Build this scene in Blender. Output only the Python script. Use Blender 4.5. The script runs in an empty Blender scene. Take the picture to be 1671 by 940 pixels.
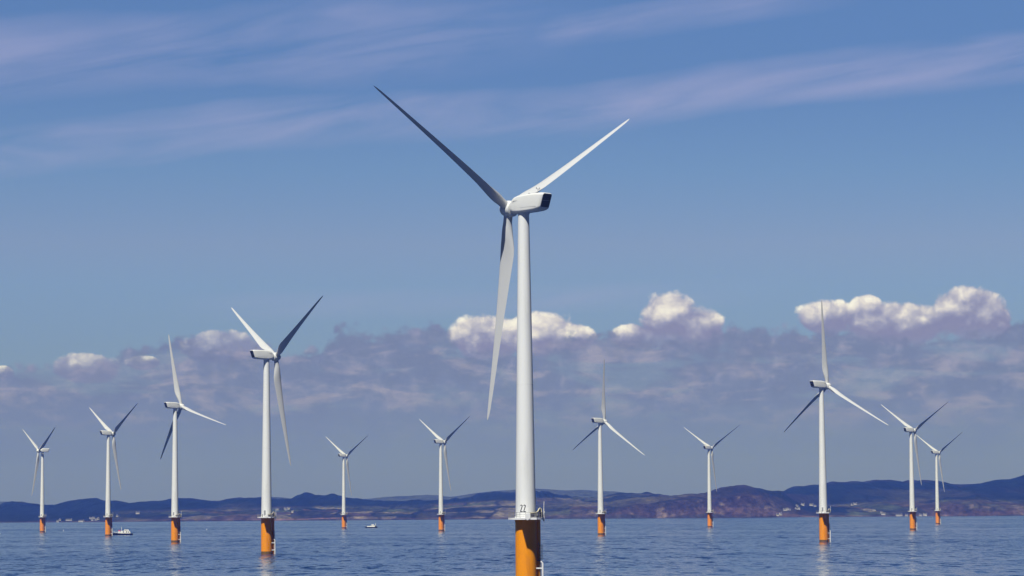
import bpy, bmesh, math, random
import numpy as np
from mathutils import Vector, Matrix

random.seed(7)
rng = np.random.default_rng(7)
scene = bpy.context.scene
COL = scene.collection
R = math.radians

# ------------------------------------------------------------------ camera
CAM_H = 16.26
FPX = 4642.0                       # focal length in photo pixels (1671 wide)
cam = bpy.data.cameras.new('camera')
cam.sensor_width = 36.0
cam.lens = 36.0 * FPX / 1671.0
cam.clip_start = 1.0
cam.clip_end = 60000.0
cam_ob = bpy.data.objects.new('camera', cam)
COL.objects.link(cam_ob)
cam_ob.matrix_world = (Matrix.Translation((0, 0, CAM_H)) @ Matrix.Rotation(R(90 + 4.511), 4, 'X')
                       @ Matrix.Rotation(R(-0.392), 4, 'Z'))
scene.camera = cam_ob

# ------------------------------------------------------------------ colour management
scene.view_settings.view_transform = 'Standard'
scene.view_settings.look = 'None'
scene.view_settings.exposure = 0.0
scene.view_settings.gamma = 1.0
scene.cycles.use_denoising = True
scene.cycles.max_bounces = 6
scene.cycles.volume_bounces = 0
scene.cycles.sample_clamp_indirect = 4.0

# ------------------------------------------------------------------ sun
SUN_EL, SUN_LEFT = 55.0, 21.0      # behind the camera, to its left
SUN_STRENGTH = 5.0
sx, sy, sz = (-math.sin(R(SUN_LEFT)) * math.cos(R(SUN_EL)), -math.cos(R(SUN_LEFT)) * math.cos(R(SUN_EL)), math.sin(R(SUN_EL)))
sun = bpy.data.lights.new('sun', 'SUN')
sun.energy = SUN_STRENGTH
sun.angle = R(0.53)
sun.color = (1.0, 0.985, 0.945)
sun_ob = bpy.data.objects.new('sun', sun)
COL.objects.link(sun_ob)
sun_ob.location = (sx * 900, sy * 900, sz * 900)
sun_ob.rotation_euler = Vector((sx, sy, sz)).to_track_quat('Z', 'Y').to_euler()


# ------------------------------------------------------------------ node helpers
class S:
    """a node socket with arithmetic"""
    def __init__(self, t, s):
        self.t, self.s = t, s

    def _m(self, op, *a, clamp=False):
        n = self.t.nodes.new('ShaderNodeMath')
        n.operation = op
        n.use_clamp = clamp
        for i, v in enumerate((self,) + a):
            if isinstance(v, S):
                self.t.links.new(v.s, n.inputs[i])
            else:
                n.inputs[i].default_value = v
        return S(self.t, n.outputs[0])

    def __add__(self, o): return self._m('ADD', o)
    __radd__ = __add__
    def __sub__(self, o): return self._m('SUBTRACT', o)
    def __rsub__(self, o): return (self * -1.0) + o
    def __mul__(self, o): return self._m('MULTIPLY', o)
    __rmul__ = __mul__
    def __truediv__(self, o): return self._m('DIVIDE', o)
    def max(self, o): return self._m('MAXIMUM', o)
    def min(self, o): return self._m('MINIMUM', o)
    def smax(self, o, k): return self._m('SMOOTH_MAX', o, k)
    def clamp(self): return self._m('ADD', 0.0, clamp=True)
    def sq(self): return self._m('MULTIPLY', self)

    def step(self, a, b):
        """smoothstep from a to b"""
        n = self.t.nodes.new('ShaderNodeMapRange')
        n.interpolation_type = 'SMOOTHSTEP'
        self.t.links.new(self.s, n.inputs[0])
        lo, hi, f0, f1 = (a, b, 0.0, 1.0) if a < b else (b, a, 1.0, 0.0)
        n.inputs[1].default_value, n.inputs[2].default_value = lo, hi
        n.inputs[3].default_value, n.inputs[4].default_value = f0, f1
        return S(self.t, n.outputs[0])

    def ramp(self, stops, interp='LINEAR'):
        """colour ramp; stops = [(pos, (r, g, b))]"""
        n = self.t.nodes.new('ShaderNodeValToRGB')
        cr = n.color_ramp
        cr.interpolation = interp
        while len(cr.elements) < len(stops):
            cr.elements.new(0.5)
        for e, (p, c) in zip(cr.elements, stops):
            e.position = p
        for e, (p, c) in zip(cr.elements, stops):
            e.color = (*c, 1.0)
        self.t.links.new(self.s, n.inputs[0])
        return S(self.t, n.outputs[0])

    def curve(self, pts):
        """piecewise curve through pts"""
        xs = [p[0] for p in pts]; ys = [p[1] for p in pts]
        x0, x1, y0, y1 = min(xs), max(xs), min(ys), max(ys)
        t = (self - x0) / (x1 - x0)
        n = self.t.nodes.new('ShaderNodeFloatCurve')
        c = n.mapping.curves[0]
        q = [((x - x0) / (x1 - x0), (y - y0) / (y1 - y0)) for x, y in pts]
        c.points[0].location = q[0]
        c.points[-1].location = q[-1]
        for a in q[1:-1]:
            c.points.new(*a)
        n.mapping.update()
        self.t.links.new(t.clamp().s, n.inputs['Value'])
        return S(self.t, n.outputs[0]) * (y1 - y0) + y0


def combine(t, x, y, z=0.0):
    n = t.nodes.new('ShaderNodeCombineXYZ')
    for i, v in enumerate((x, y, z)):
        if isinstance(v, S):
            t.links.new(v.s, n.inputs[i])
        else:
            n.inputs[i].default_value = v
    return S(t, n.outputs[0])


def split(v):
    n = v.t.nodes.new('ShaderNodeSeparateXYZ')
    v.t.links.new(v.s, n.inputs[0])
    return [S(v.t, n.outputs[i]) for i in range(3)]


def noise(v, scale, detail=4, rough=0.55, distort=0.0, dims='2D', out=0, lac=2.0):
    n = v.t.nodes.new('ShaderNodeTexNoise')
    n.noise_dimensions = dims
    v.t.links.new(v.s, n.inputs['Vector'])
    n.inputs['Scale'].default_value = scale
    n.inputs['Detail'].default_value = detail
    n.inputs['Roughness'].default_value = rough
    n.inputs['Lacunarity'].default_value = lac
    n.inputs['Distortion'].default_value = distort
    return S(v.t, n.outputs[out])


def voronoi(v, scale, detail=0, rough=0.5, feature='SMOOTH_F1', smooth=0.3):
    n = v.t.nodes.new('ShaderNodeTexVoronoi')
    n.feature = feature
    n.voronoi_dimensions = '2D'
    v.t.links.new(v.s, n.inputs['Vector'])
    n.inputs['Scale'].default_value = scale
    n.inputs['Detail'].default_value = detail
    n.inputs['Roughness'].default_value = rough
    if feature == 'SMOOTH_F1':
        n.inputs['Smoothness'].default_value = smooth
    return S(v.t, n.outputs['Distance'])


def mix(t, fac, a, b, mode='MIX'):
    n = t.nodes.new('ShaderNodeMix')
    n.data_type = 'RGBA'
    n.blend_type = mode
    def put(sock, v):
        if isinstance(v, S):
            t.links.new(v.s, sock)
        elif isinstance(v, tuple):
            sock.default_value = (*v, 1.0)
        else:
            sock.default_value = v
    put(n.inputs['Factor'], fac)
    put([i for i in n.inputs if i.name == 'A' and i.type == 'RGBA'][0], a)
    put([i for i in n.inputs if i.name == 'B' and i.type == 'RGBA'][0], b)
    return S(t, [o for o in n.outputs if o.type == 'RGBA'][0])


def lin(r, g, b):
    f = lambda c: (c / 255 / 12.92) if c / 255 <= 0.04045 else ((c / 255 + 0.055) / 1.055) ** 2.4
    return (f(r), f(g), f(b))


# ------------------------------------------------------------------ world: Nishita sky with clouds
SKY_STRENGTH = 0.10
world = bpy.data.worlds.new('World')
scene.world = world
world.use_nodes = True
world.cycles.sampling_method = 'MANUAL'
world.cycles.sample_map_resolution = 512
wt = world.node_tree
wt.nodes.clear()
w_out = wt.nodes.new('ShaderNodeOutputWorld')
w_bg = wt.nodes.new('ShaderNodeBackground')
wt.links.new(w_bg.outputs[0], w_out.inputs[0])
sky = wt.nodes.new('ShaderNodeTexSky')
sky.sky_type = 'NISHITA'
sky.sun_disc = False
sky.sun_elevation = R(SUN_EL)
sky.sun_rotation = R(180 + SUN_LEFT)
sky.altitude = 20.0
sky.air_density = 1.0
sky.dust_density = 0.6
sky.ozone_density = 2.5
w_bg.inputs[1].default_value = SKY_STRENGTH
tc = wt.nodes.new('ShaderNodeTexCoord')
D = S(wt, tc.outputs['Generated'])
dx, dy, dz = split(D)
az = dx._m('ARCTAN2', dy)
el = dz._m('ARCSINE')
U = az * 46.42 + 8.38               # compass bearing, 1 unit = 1.23 degrees
V = (el * -46.42) + 8.36 - (az * 0.317)
UV = combine(wt, U, V)
k = 1.0 / SKY_STRENGTH              # colours below are radiances


def rad(c, g=1.0):
    return tuple(v * k * g for v in c)


# clear sky, tinted by height; unseen part overhead darkened to cut fill light
tint = (V + 14.0) / 21.0
away_dim = az._m('ABSOLUTE').step(0.5, 1.4) * 0.82      # sky out of view darkened at sides and behind, to deepen shade
base = mix(wt, 1.0, S(wt, sky.outputs[0]), tint.clamp().ramp([(0.0, (0.27, 0.36, 0.60)), (12.0 / 21, (0.36, 0.46, 0.74)), (14.2 / 21, (0.41, 0.53, 0.80)), (15.3 / 21, (0.394, 0.504, 0.777)), (16.8 / 21, (0.453, 0.55, 0.797)),
                                                              (18.0 / 21, (0.53, 0.552, 0.793)), (18.7 / 21, (0.465, 0.54, 0.82)), (19.4 / 21, (0.43, 0.51, 0.80)), (1.0, (0.38, 0.46, 0.74))]), 'MULTIPLY')
base = mix(wt, away_dim, base, (0.0, 0.0, 0.0))

# cirrus streaks
wa = V + U * 0.125
lane = combine(wt, U * 0.16 + wa * 0.35, wa * 1.0 + 3.0)
wisps = noise(lane, 1.5, 5, 0.58, 0.5)
soft = noise(combine(wt, U * 0.22 + 9.0, V * 0.5), 0.9, 3, 0.5)
thread = noise(combine(wt, U * 0.10 + wa * 0.35 + 5.0, wa * 2.6), 2.2, 4, 0.6, 0.3)
b1 = (1.0 - ((wa - 2.60 - U.step(5.5, 10.0) * 0.44 + (soft - 0.5) * 0.5) / 0.46).sq()).max(0.0)
b2 = (1.0 - ((V + U * 0.07 - 1.05 + (soft - 0.5) * 0.9) / 0.75).sq()).max(0.0) * U.step(10.5, 6.0)
b3 = (1.0 - ((V + U * 0.13 - 1.72) / 0.32).sq()).max(0.0) * U.step(8.2, 9.5) * U.step(14.5, 12.0)
b4 = (1.0 - ((V + U * 0.03 - 5.15) / 0.28).sq()).max(0.0) * U.step(2.5, 5.0) * U.step(13.5, 10.0) * 0.35
cir = (b1 * 1.0).max(b2 * 0.8).max(b3 * 0.75).max(b4)
cir_a = (cir * ((wisps - 0.22) * 1.0 + (thread - 0.5) * 0.16 + (soft - 0.5) * 0.7).max(0.0) * 1.36).clamp()
cir_a = cir_a.min(0.62) * 0.98 * V.step(-6.0, -1.0)
c1 = mix(wt, cir_a, base, rad(lin(162, 167, 209)))

# cumulus heaps far off above the coast
def heaps(u, v, lst):
    d = None
    for (cu, cv, a, b) in lst:
        cv, a, b = cv + 0.06, a * 1.08, b * 1.22
        e = 1.0 - ((u - cu) / a).sq() - ((v - cv) / b).sq()
        d = e if d is None else d.smax(e, 0.25)
    return d

BRIGHT = [(1.45, 5.98, .55, .21), (3.62, 5.62, .62, .24), (2.38, 5.88, .28, .10), (0.14, 6.06, .17, .10),
          (7.95, 5.45, .58, .33), (8.85, 5.40, .60, .32), (9.38, 5.45, .36, .20),
          (10.95, 5.17, .50, .40), (11.42, 5.32, .40, .34), (10.35, 5.44, .36, .18), (11.1, 5.42, .62, .2),
          (13.50, 5.14, .46, .26), (14.14, 5.00, .26, .20), (14.70, 5.28, .9, .32), (15.78, 5.10, .60, .38), (16.12, 5.22, .32, .28),
          (19.5, 5.2, 1.2, .5), (-2.2, 5.6, 1.0, .4), (23.0, 5.5, 1.4, .4), (-5.5, 5.9, 1.4, .4)]


def heap_height(u, v):
    p = combine(wt, u + 1.7, v)
    wx, wy, _ = split(noise(p, 1.7, 3, 0.55, out=1))
    q = combine(wt, u + (wx - 0.5) * 0.30, v * 1.1 + (wy - 0.5) * 0.22)
    bil = 0.5 - voronoi(q, 2.2, 3.0, 0.48, 'SMOOTH_F1', 0.4)
    fine = noise(q, 6.5, 6, 0.66)
    return heaps(u, v, BRIGHT) * 1.5 + bil * 0.75 + (fine - 0.5) * 0.55 + 0.22, bil


h0, bil0 = heap_height(U, V)
h1, _ = heap_height(U - 0.05, V - 0.10)
cum_a = h0.step(-0.04, 0.52)
shade = ((h0 - h1) * 0.36 + 0.65 + bil0 * 0.5)
low = V - U.curve([(0, 6.06), (1.5, 5.98), (3.6, 5.60), (7.0, 5.45), (8.5, 5.40), (9.4, 5.42), (10.9, 5.12), (11.4, 5.20), (13.5, 5.06), (14.8, 5.22), (15.8, 5.08), (16.7, 5.2)])
shade = (shade - low.step(-0.10, 0.46) * 0.60 - U.step(13.4, 14.6) * 0.18 - U.step(6.0, 3.8) * 0.42).clamp()
cum_c = shade.ramp([(0.0, rad(lin(136, 138, 176))), (0.25, rad(lin(152, 154, 188))), (0.5, rad(lin(187, 186, 206))), (0.75, rad(lin(226, 221, 226))), (1.0, rad(lin(249, 246, 243)))])
c2 = mix(wt, cum_a * (0.97 - low.step(0.25, 0.6) * 0.45 - U.step(6.0, 3.8) * 0.2), c1, cum_c)

# long grey bank under the heaps
edge = U.curve([(-6, 6.1), (0, 6.18), (1.0, 6.10), (1.9, 6.05), (2.1, 5.78), (2.45, 5.85), (2.75, 5.58), (3.15, 5.68), (3.6, 5.75), (4.2, 5.72), (4.9, 5.86),
                (5.35, 5.70), (5.75, 5.44), (6.05, 5.62), (6.5, 5.46), (7.2, 5.44), (7.5, 5.72), (8.1, 5.82), (8.8, 5.74), (9.3, 5.60), (9.9, 5.56),
                (10.3, 5.60), (10.9, 5.62), (11.4, 5.64), (11.9, 5.44), (12.6, 5.48), (13.2, 5.48), (13.9, 5.56), (14.6, 5.62), (15.3, 5.64), (16.2, 5.56), (16.6, 5.36), (17.2, 5.34), (22, 5.5)])
bp = combine(wt, U + 4.2, V * 1.15)
puff = 0.5 - voronoi(bp, 2.3, 3.0, 0.6, 'SMOOTH_F1', 0.35)
rel_p = noise(bp, 1.5, 5, 0.58, 0.4)
rel_q = noise(combine(wt, U + 4.2 - 0.10, V * 1.15 - 0.16), 1.5, 5, 0.58, 0.4)
relief = (rel_p - rel_q) * 2.3 + (puff - 0.1) * 0.45
bank_n = (noise(bp, 3.0, 5, 0.6, 0.3) - 0.5) * 0.34 + puff * 0.22
depth = V - edge + bank_n + 0.19
gaps = noise(combine(wt, U * 0.33 + 11.0, V * 1.35 - U * 0.03), 1.5, 5, 0.6, 0.4)
bank_a = depth.step(-0.05, 0.13) * (1.0 - gaps.step(0.50, 0.66) * V.step(5.45, 5.75) * V.step(7.6, 6.5) * 0.38) * (1.0 - depth.step(0.9, 2.6) * 0.45)
str_v = combine(wt, U * 0.42 + 2.0, V * 1.5)
streak = noise(str_v, 1.7, 6, 0.6, 0.5)
lumps = noise(combine(wt, U * 0.8 + 7.0, V * 1.9), 2.2, 5, 0.6, 0.2)
lit = ((streak * 0.6 + lumps * 0.4).step(0.47, 0.66) * V.step(5.35, 5.75) * V.step(7.3, 6.3))
rim = (depth - 0.02).step(0.30, 0.02) * (puff + 0.3).clamp()
bank_c = mix(wt, V.step(5.6, 7.4), rad(lin(122, 132, 169)), rad(lin(118, 132, 175)))
bank_c = mix(wt, (relief * V.step(7.2, 6.0)).max(0.0).min(0.5), bank_c, rad(lin(168, 165, 196)))
bank_c = mix(wt, (relief * -1.0 * V.step(7.2, 6.0)).max(0.0).min(0.4), bank_c, rad(lin(108, 119, 156)))
bank_c = mix(wt, lit * 0.72, bank_c, rad(lin(166, 162, 189)))
bank_c = mix(wt, rim * 0.35, bank_c, rad(lin(150, 147, 184)))
c3 = mix(wt, bank_a * 0.88, c2, bank_c)
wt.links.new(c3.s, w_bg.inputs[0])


# ------------------------------------------------------------------ object helpers
def tag(o, label=None, cat=None, group=None, kind=None):
    if label: o['label'] = label
    if cat: o['category'] = cat
    if group: o['group'] = group
    if kind: o['kind'] = kind
    return o


def empty(name, loc, label, cat, group=None):
    o = bpy.data.objects.new(name, None)
    COL.objects.link(o)
    o.location = loc
    o.empty_display_size = 2
    return tag(o, label, cat, group)


def link(name, bm, mat, parent=None, smooth=True, sharp=40):
    me = bpy.data.meshes.new(name)
    bmesh.ops.recalc_face_normals(bm, faces=bm.faces)
    if smooth:
        for f in bm.faces: f.smooth = True
        for e in bm.edges:
            if len(e.link_faces) == 2 and e.calc_face_angle(0) > R(sharp):
                e.smooth = False
    bm.to_mesh(me); bm.free()
    me.materials.append(mat)
    o = bpy.data.objects.new(name, me)
    COL.objects.link(o)
    if parent: o.parent = parent
    return o


def ring(bm, pts):
    return [bm.verts.new(p) for p in pts]


def loft(bm, rings, cap=True):
    for a, b in zip(rings[:-1], rings[1:]):
        n = len(a)
        for i in range(n):
            bm.faces.new((a[i], a[(i + 1) % n], b[(i + 1) % n], b[i]))
    if cap:
        bm.faces.new(rings[0][::-1]); bm.faces.new(rings[-1])


def lathe(bm, prof, seg=48, cx=0, cy=0, cap=True):
    rs = [ring(bm, [(cx + r * math.cos(2 * math.pi * i / seg), cy + r * math.sin(2 * math.pi * i / seg), z) for i in range(seg)]) for r, z in prof]
    loft(bm, rs, cap)


def tube(bm, pts, r, seg=8):
    pts = [Vector(p) for p in pts]
    rs = []
    for i, p in enumerate(pts):
        d = (pts[min(i + 1, len(pts) - 1)] - pts[max(i - 1, 0)]).normalized()
        a = d.cross(Vector((0, 0, 1)) if abs(d.z) < 0.95 else Vector((1, 0, 0))).normalized()
        b = d.cross(a)
        rs.append(ring(bm, [p + (a * math.cos(2 * math.pi * j / seg) + b * math.sin(2 * math.pi * j / seg)) * r for j in range(seg)]))
    loft(bm, rs)


def box(bm, x0, x1, y0, y1, z0, z1, bev=0.0):
    v = [bm.verts.new((x, y, z)) for z in (z0, z1) for (x, y) in ((x0, y0), (x1, y0), (x1, y1), (x0, y1))]
    fs = [bm.faces.new([v[i] for i in q]) for q in ((3, 2, 1, 0), (4, 5, 6, 7), (0, 1, 5, 4), (1, 2, 6, 5), (2, 3, 7, 6), (3, 0, 4, 7))]
    if bev:
        es = list({e for f in fs for e in f.edges})
        bmesh.ops.bevel(bm, geom=es, offset=bev, segments=2, affect='EDGES', profile=0.5)


def prism(bm, poly, z0, z1):
    loft(bm, [ring(bm, [(x, y, z0) for x, y in poly]), ring(bm, [(x, y, z1) for x, y in poly])])


# ------------------------------------------------------------------ materials
def mat(name, color, rough=0.5, metal=0.0, wear=0.0, wear_col=None, wear_scale=(1, 1, 1), spec=0.5):
    m = bpy.data.materials.new(name)
    m.use_nodes = True
    t = m.node_tree
    p = t.nodes['Principled BSDF']
    p.inputs['Base Color'].default_value = (*color, 1)
    p.inputs['Roughness'].default_value = rough
    p.inputs['Metallic'].default_value = metal
    p.inputs['Specular IOR Level'].default_value = spec
    if wear:
        c = t.nodes.new('ShaderNodeTexCoord')
        mp = t.nodes.new('ShaderNodeMapping')
        mp.inputs['Scale'].default_value = wear_scale
        t.links.new(c.outputs['Object'], mp.inputs['Vector'])
        n = noise(S(t, mp.outputs[0]), 1.0, 6, 0.65, 0.4, '3D')
        f = n.step(0.48, 0.78) * wear
        t.links.new(mix(t, f, color, wear_col or tuple(v * 0.6 for v in color)).s, p.inputs['Base Color'])
        t.links.new((n * 0.25 + (rough - 0.12)).s, p.inputs['Roughness'])
    return m


M_tower = mat('tower_paint', (0.80, 0.81, 0.80), 0.42, wear=0.45, wear_col=(0.55, 0.55, 0.53), wear_scale=(0.9, 0.9, 0.06))
M_blade = mat('blade_gelcoat', (0.57, 0.58, 0.585), 0.38, wear=0.25, wear_col=(0.54, 0.54, 0.52), wear_scale=(0.5, 0.5, 0.12), spec=0.4)
M_nac = mat('nacelle_paint', (0.77, 0.775, 0.75), 0.4, wear=0.3, wear_col=(0.55, 0.54, 0.5), wear_scale=(0.3, 0.6, 1.2))
M_pile = mat('yellow_orange_coating', (0.90, 0.31, 0.002), 0.5, wear=0.6, wear_col=(0.60, 0.17, 0.004), wear_scale=(1.3, 1.3, 0.14), spec=0.3)
M_splash = mat('splash_zone_growth', (0.16, 0.085, 0.02), 0.6, wear=0.8, wear_col=(0.03, 0.035, 0.02), wear_scale=(1.5, 1.5, 0.8))
M_white = mat('white_steel_paint', (0.78, 0.78, 0.78), 0.45, wear=0.3, wear_col=(0.5, 0.42, 0.34), wear_scale=(2, 2, 1))
M_galv = mat('galvanised_rail', (0.22, 0.22, 0.24), 0.5)
M_dark = mat('dark_louvre', (0.012, 0.012, 0.018), 0.6, spec=0.2)
M_cab = mat('dark_cabinet_paint', (0.014, 0.014, 0.026), 0.5, wear=0.4, wear_col=(0.03, 0.03, 0.045), wear_scale=(2, 2, 2))
M_cream = mat('cream_crane_paint', (0.72, 0.66, 0.42), 0.45)
M_black = mat('black_marking', (0.01, 0.01, 0.012), 0.5)
M_door = mat('grey_door_paint', (0.28, 0.29, 0.31), 0.5)
M_red = mat('red_lamp_plastic', (0.5, 0.02, 0.03), 0.3)

# ------------------------------------------------------------------ sea
def make_water():
    m = bpy.data.materials.new('sea_water')
    m.use_nodes = True
    t = m.node_tree
    p = t.nodes['Principled BSDF']
    g = t.nodes.new('ShaderNodeNewGeometry')
    P = S(t, g.outputs['Position'])
    x, y, z = split(P)
    chop = noise(combine(t, x * 0.75, y * 0.55, 0.0), 1.0, 3, 0.6, out=1)
    wave = noise(combine(t, x * 0.19 + 3.0, y * 0.062), 1.0, 3, 0.55, 0.4, out=1)
    swell = noise(combine(t, x * 0.055 + 6.0, y * 0.014), 1.0, 4, 0.6, 0.5, out=1)
    gust = noise(combine(t, x * 0.0035 + 9.0, y * 0.0014), 1.0, 4, 0.55, 0.3)
    calm = noise(combine(t, x * 0.0007 + 12.0, y * 0.0032), 1.0, 4, 0.6)
    amp = (gust * 1.2 + 0.35) * (calm.step(0.35, 0.6) * 0.55 + 0.5)
    cx_, cy_, _ = split(chop)
    wx_, wy_, _ = split(wave)
    ux_, uy_, _ = split(swell)
    nx = ((cx_ - 0.5) * 0.34 + (wx_ - 0.5) * 0.34 + (ux_ - 0.5) * 0.12) * amp
    ny = ((cy_ - 0.5) * 0.90 + (wy_ - 0.5) * 1.25 + (uy_ - 0.5) * 0.95) * amp
    ny = ((ny * ny + 0.0002)._m('SQRT') * -0.58) + ny * 0.25
    nv = combine(t, nx, ny, 1.0)
    vm = t.nodes.new('ShaderNodeVectorMath'); vm.operation = 'NORMALIZE'
    t.links.new(nv.s, vm.inputs[0])
    t.links.new(vm.outputs[0], p.inputs['Normal'])
    p.inputs['Base Color'].default_value = (0.007, 0.027, 0.086, 1)
    p.inputs['Roughness'].default_value = 0.10
    p.inputs['IOR'].default_value = 1.333
    return m


bm = bmesh.new()
X0, X1, Y0, Y1 = -4500, 4500, -2500, 13600
nxs, nys = 40, 80
grid = [[bm.verts.new((X0 + (X1 - X0) * i / nxs, Y0 + (Y1 - Y0) * j / nys, 0)) for i in range(nxs + 1)] for j in range(nys + 1)]
for j in range(nys):
    for i in range(nxs):
        bm.faces.new((grid[j][i], grid[j][i + 1], grid[j + 1][i + 1], grid[j + 1][i]))
tag(link('sea', bm, make_water(), smooth=False), kind='structure')

# ------------------------------------------------------------------ land across the firth
def vnoise(x, y, seed=0):
    xi, yi = np.floor(x).astype(np.int64), np.floor(y).astype(np.int64)
    fx, fy = x - xi, y - yi
    fx, fy = fx * fx * (3 - 2 * fx), fy * fy * (3 - 2 * fy)
    def h(a, b):
        n = (a * 374761393 + b * 668265263 + seed * 974711) & 0x7fffffff
        n = ((n ^ (n >> 13)) * 1274126177) & 0x7fffffff
        return ((n ^ (n >> 16)) & 0xffff) / 65535.0
    return (h(xi, yi) * (1 - fx) + h(xi + 1, yi) * fx) * (1 - fy) + (h(xi, yi + 1) * (1 - fx) + h(xi + 1, yi + 1) * fx) * fy


def fbm(x, y, seed=0, o=4):
    s, a, t = 0, 0.5, 0
    for i in range(o):
        s = s + a * vnoise(x, y, seed + i * 17); t += a
        x, y, a = x * 2.03 + 3.1, y * 2.03 + 7.7, a * 0.5
    return s / t


RIDGE = np.array([(-300, 823), (-150, 822), (0, 826), (10, 821.6), (22, 819.6), (50, 822), (75, 824), (90, 823), (105, 819.6), (125, 816.5), (135, 813.5), (160, 813.3), (170, 816.5), (190, 817.3), (213, 820.3), (240, 820.8), (260, 817.8), (276, 814.8), (291, 814.8), (300, 815.8), (318, 814.3), (331, 814.5), (346, 818.3), (359, 818.3), (371, 814.3), (391, 812.8), (420, 813.3), (447, 814.5), (477, 813.3), (485, 809), (497, 805.2), (513, 805.7), (528, 807.2), (546, 807), (556, 809), (570, 812.3), (595, 814.8), (633, 816.5), (670, 816.5), (721, 814.8), (754, 812.3), (771, 809), (779, 804.7), (797, 803.2), (822, 802.7), (850, 801.5), (875, 800.2), (890, 801.5), (905, 805.7), (928, 809.5), (953, 812), (973, 812), (990, 809), (1010, 805.2), (1035, 804.5), (1058, 804.7), (1076, 807.2), (1096, 809), (1116, 807.8), (1136, 806), (1250, 806), (1276, 801.5), (1288, 796), (1301, 794.7), (1333, 790.7), (1356, 787), (1391, 785.9), (1431, 783.6), (1464, 784.9), (1502, 785.6), (1528, 786), (1545, 788), (1565, 792.7), (1578, 792.7), (1603, 789.7), (1628, 783.9), (1648, 781.4), (1663, 777.6), (1671, 775.6), (1720, 764), (1800, 752), (1950, 760)])
COAST = np.array([(-300, 842), (0, 841), (100, 842), (180, 838), (250, 836), (330, 833), (420, 833), (560, 831), (700, 832), (840, 826), (900, 823), (1000, 820), (1040, 812), (1100, 809), (1136, 804.7), (1160, 800.2), (1175, 794.7), (1190, 792.7), (1217, 792.2), (1228, 794.7), (1242, 797.7), (1260, 800), (1275, 801), (1300, 818), (1320, 827), (1400, 827), (1480, 822), (1540, 811), (1590, 809), (1615, 817), (1671, 821), (1950, 822)])
FAR = np.array([(-300, 815), (0, 818), (40, 819), (60, 826), (370, 826), (430, 811), (460, 812.5), (500, 818), (600, 815), (633, 811.5), (671, 809), (697, 807.2), (714, 808), (734, 811), (757, 808), (785, 804), (840, 799), (875, 797.7), (915, 800.2), (945, 799.7), (991, 801.5), (1030, 806), (1100, 812), (1300, 812), (1950, 800)])
CLIFF = np.array([(-300, 0.1), (230, 0.15), (300, 0.5), (420, 0.3), (600, 0.15), (840, 0.3), (960, 0.7), (1010, 1), (1240, 1), (1275, .3), (1400, .15), (1520, .4), (1550, .9), (1671, .9), (1950, .6)])
D_SHORE, D_COAST, D_RIDGE, D_BACK, D_FAR, D_END = 6920., 7420., 8900., 10000., 11900., 13300.


def pix_z(px, py, d):
    return CAM_H + (836.2 - 0.00684 * (px - 838) - py) * d / FPX


def land_height(x, d):
    """height of the land at (x, d) metres"""
    px = 838 + FPX * x / d
    sh = D_SHORE + 90 * (fbm(x / 420., x * 0 + 2.2, 3) - 0.5) + 40 * (fbm(x / 90., x * 0 + 5.2, 4) - 0.5)
    jit = lambda s, a, w: (fbm(x / w, x * 0 + s, int(s) + 40) - 0.5) * a
    z0 = pix_z(px, np.interp(px, COAST[:, 0], COAST[:, 1]), D_COAST) + jit(3., 8., 60.) + jit(13., 5., 14.)
    z1 = pix_z(px, np.interp(px, RIDGE[:, 0], RIDGE[:, 1]), D_RIDGE) + jit(5., 8., 48.) + jit(11., 9., 20.) + jit(17., 4., 9.)
    z2 = pix_z(px, np.interp(px, FAR[:, 0], FAR[:, 1]), D_FAR) + jit(7., 5., 160.)
    cl = np.interp(px, CLIFF[:, 0], CLIFF[:, 1]) * np.clip(0.55 + 0.9 * fbm(x / 110., d * 0 + 1.5, 9), 0, 1)
    t = np.clip((d - sh) / (D_COAST - sh), -1, 1)
    tp = np.clip(t, 0, 1)
    gentle = tp ** 0.9
    steep = 0.62 * np.clip(tp / 0.16, 0, 1) ** 0.8 + 0.38 * tp
    front = z0 * (gentle * (1 - cl) + steep * cl)
    front = np.where(t < 0, t * 20.0, front)
    u = np.clip((d - D_COAST) / (D_RIDGE - D_COAST), 0, 1)
    dip = -0.12 * np.minimum(z0, z1) * np.sin(u * math.pi)
    mid = z0 + (z1 - z0) * (u * u * (3 - 2 * u)) + dip
    w = np.clip((d - D_RIDGE) / (D_BACK - D_RIDGE), 0, 1)
    back = z1 + (np.minimum(z1, z2) * 0.72 - z1) * (w * w * (3 - 2 * w))
    q = np.clip((d - D_BACK) / (D_FAR - D_BACK), 0, 1)
    zb = np.minimum(z1, z2) * 0.72
    far = zb + (z2 - zb) * (q * q * (3 - 2 * q))
    e = np.clip((d - D_FAR) / (D_END - D_FAR), 0, 1)
    far = far * (1 - e * e)
    z = np.where(d < D_COAST, front, np.where(d < D_RIDGE, mid, np.where(d < D_BACK, back, far)))
    amp = np.clip((d - sh) / 160., 0, 1) * np.clip(1 - np.exp(-((d - D_RIDGE) / 250.) ** 2), 0.25, 1) * np.clip(1 - 0.7 * np.exp(-((d - D_COAST) / 120.) ** 2), 0, 1)
    rough = (fbm(x / 150., d / 190., 21, 5) - 0.5) * 9.0 + (fbm(x / 38., d / 46., 31, 3) - 0.5) * 3.2
    gul = (fbm(x / 55., d / 400., 51, 3) - 0.5) * 14.0 * cl * np.clip(tp / 0.1, 0, 1) * (1 - tp)
    return z + rough * amp + gul


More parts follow.
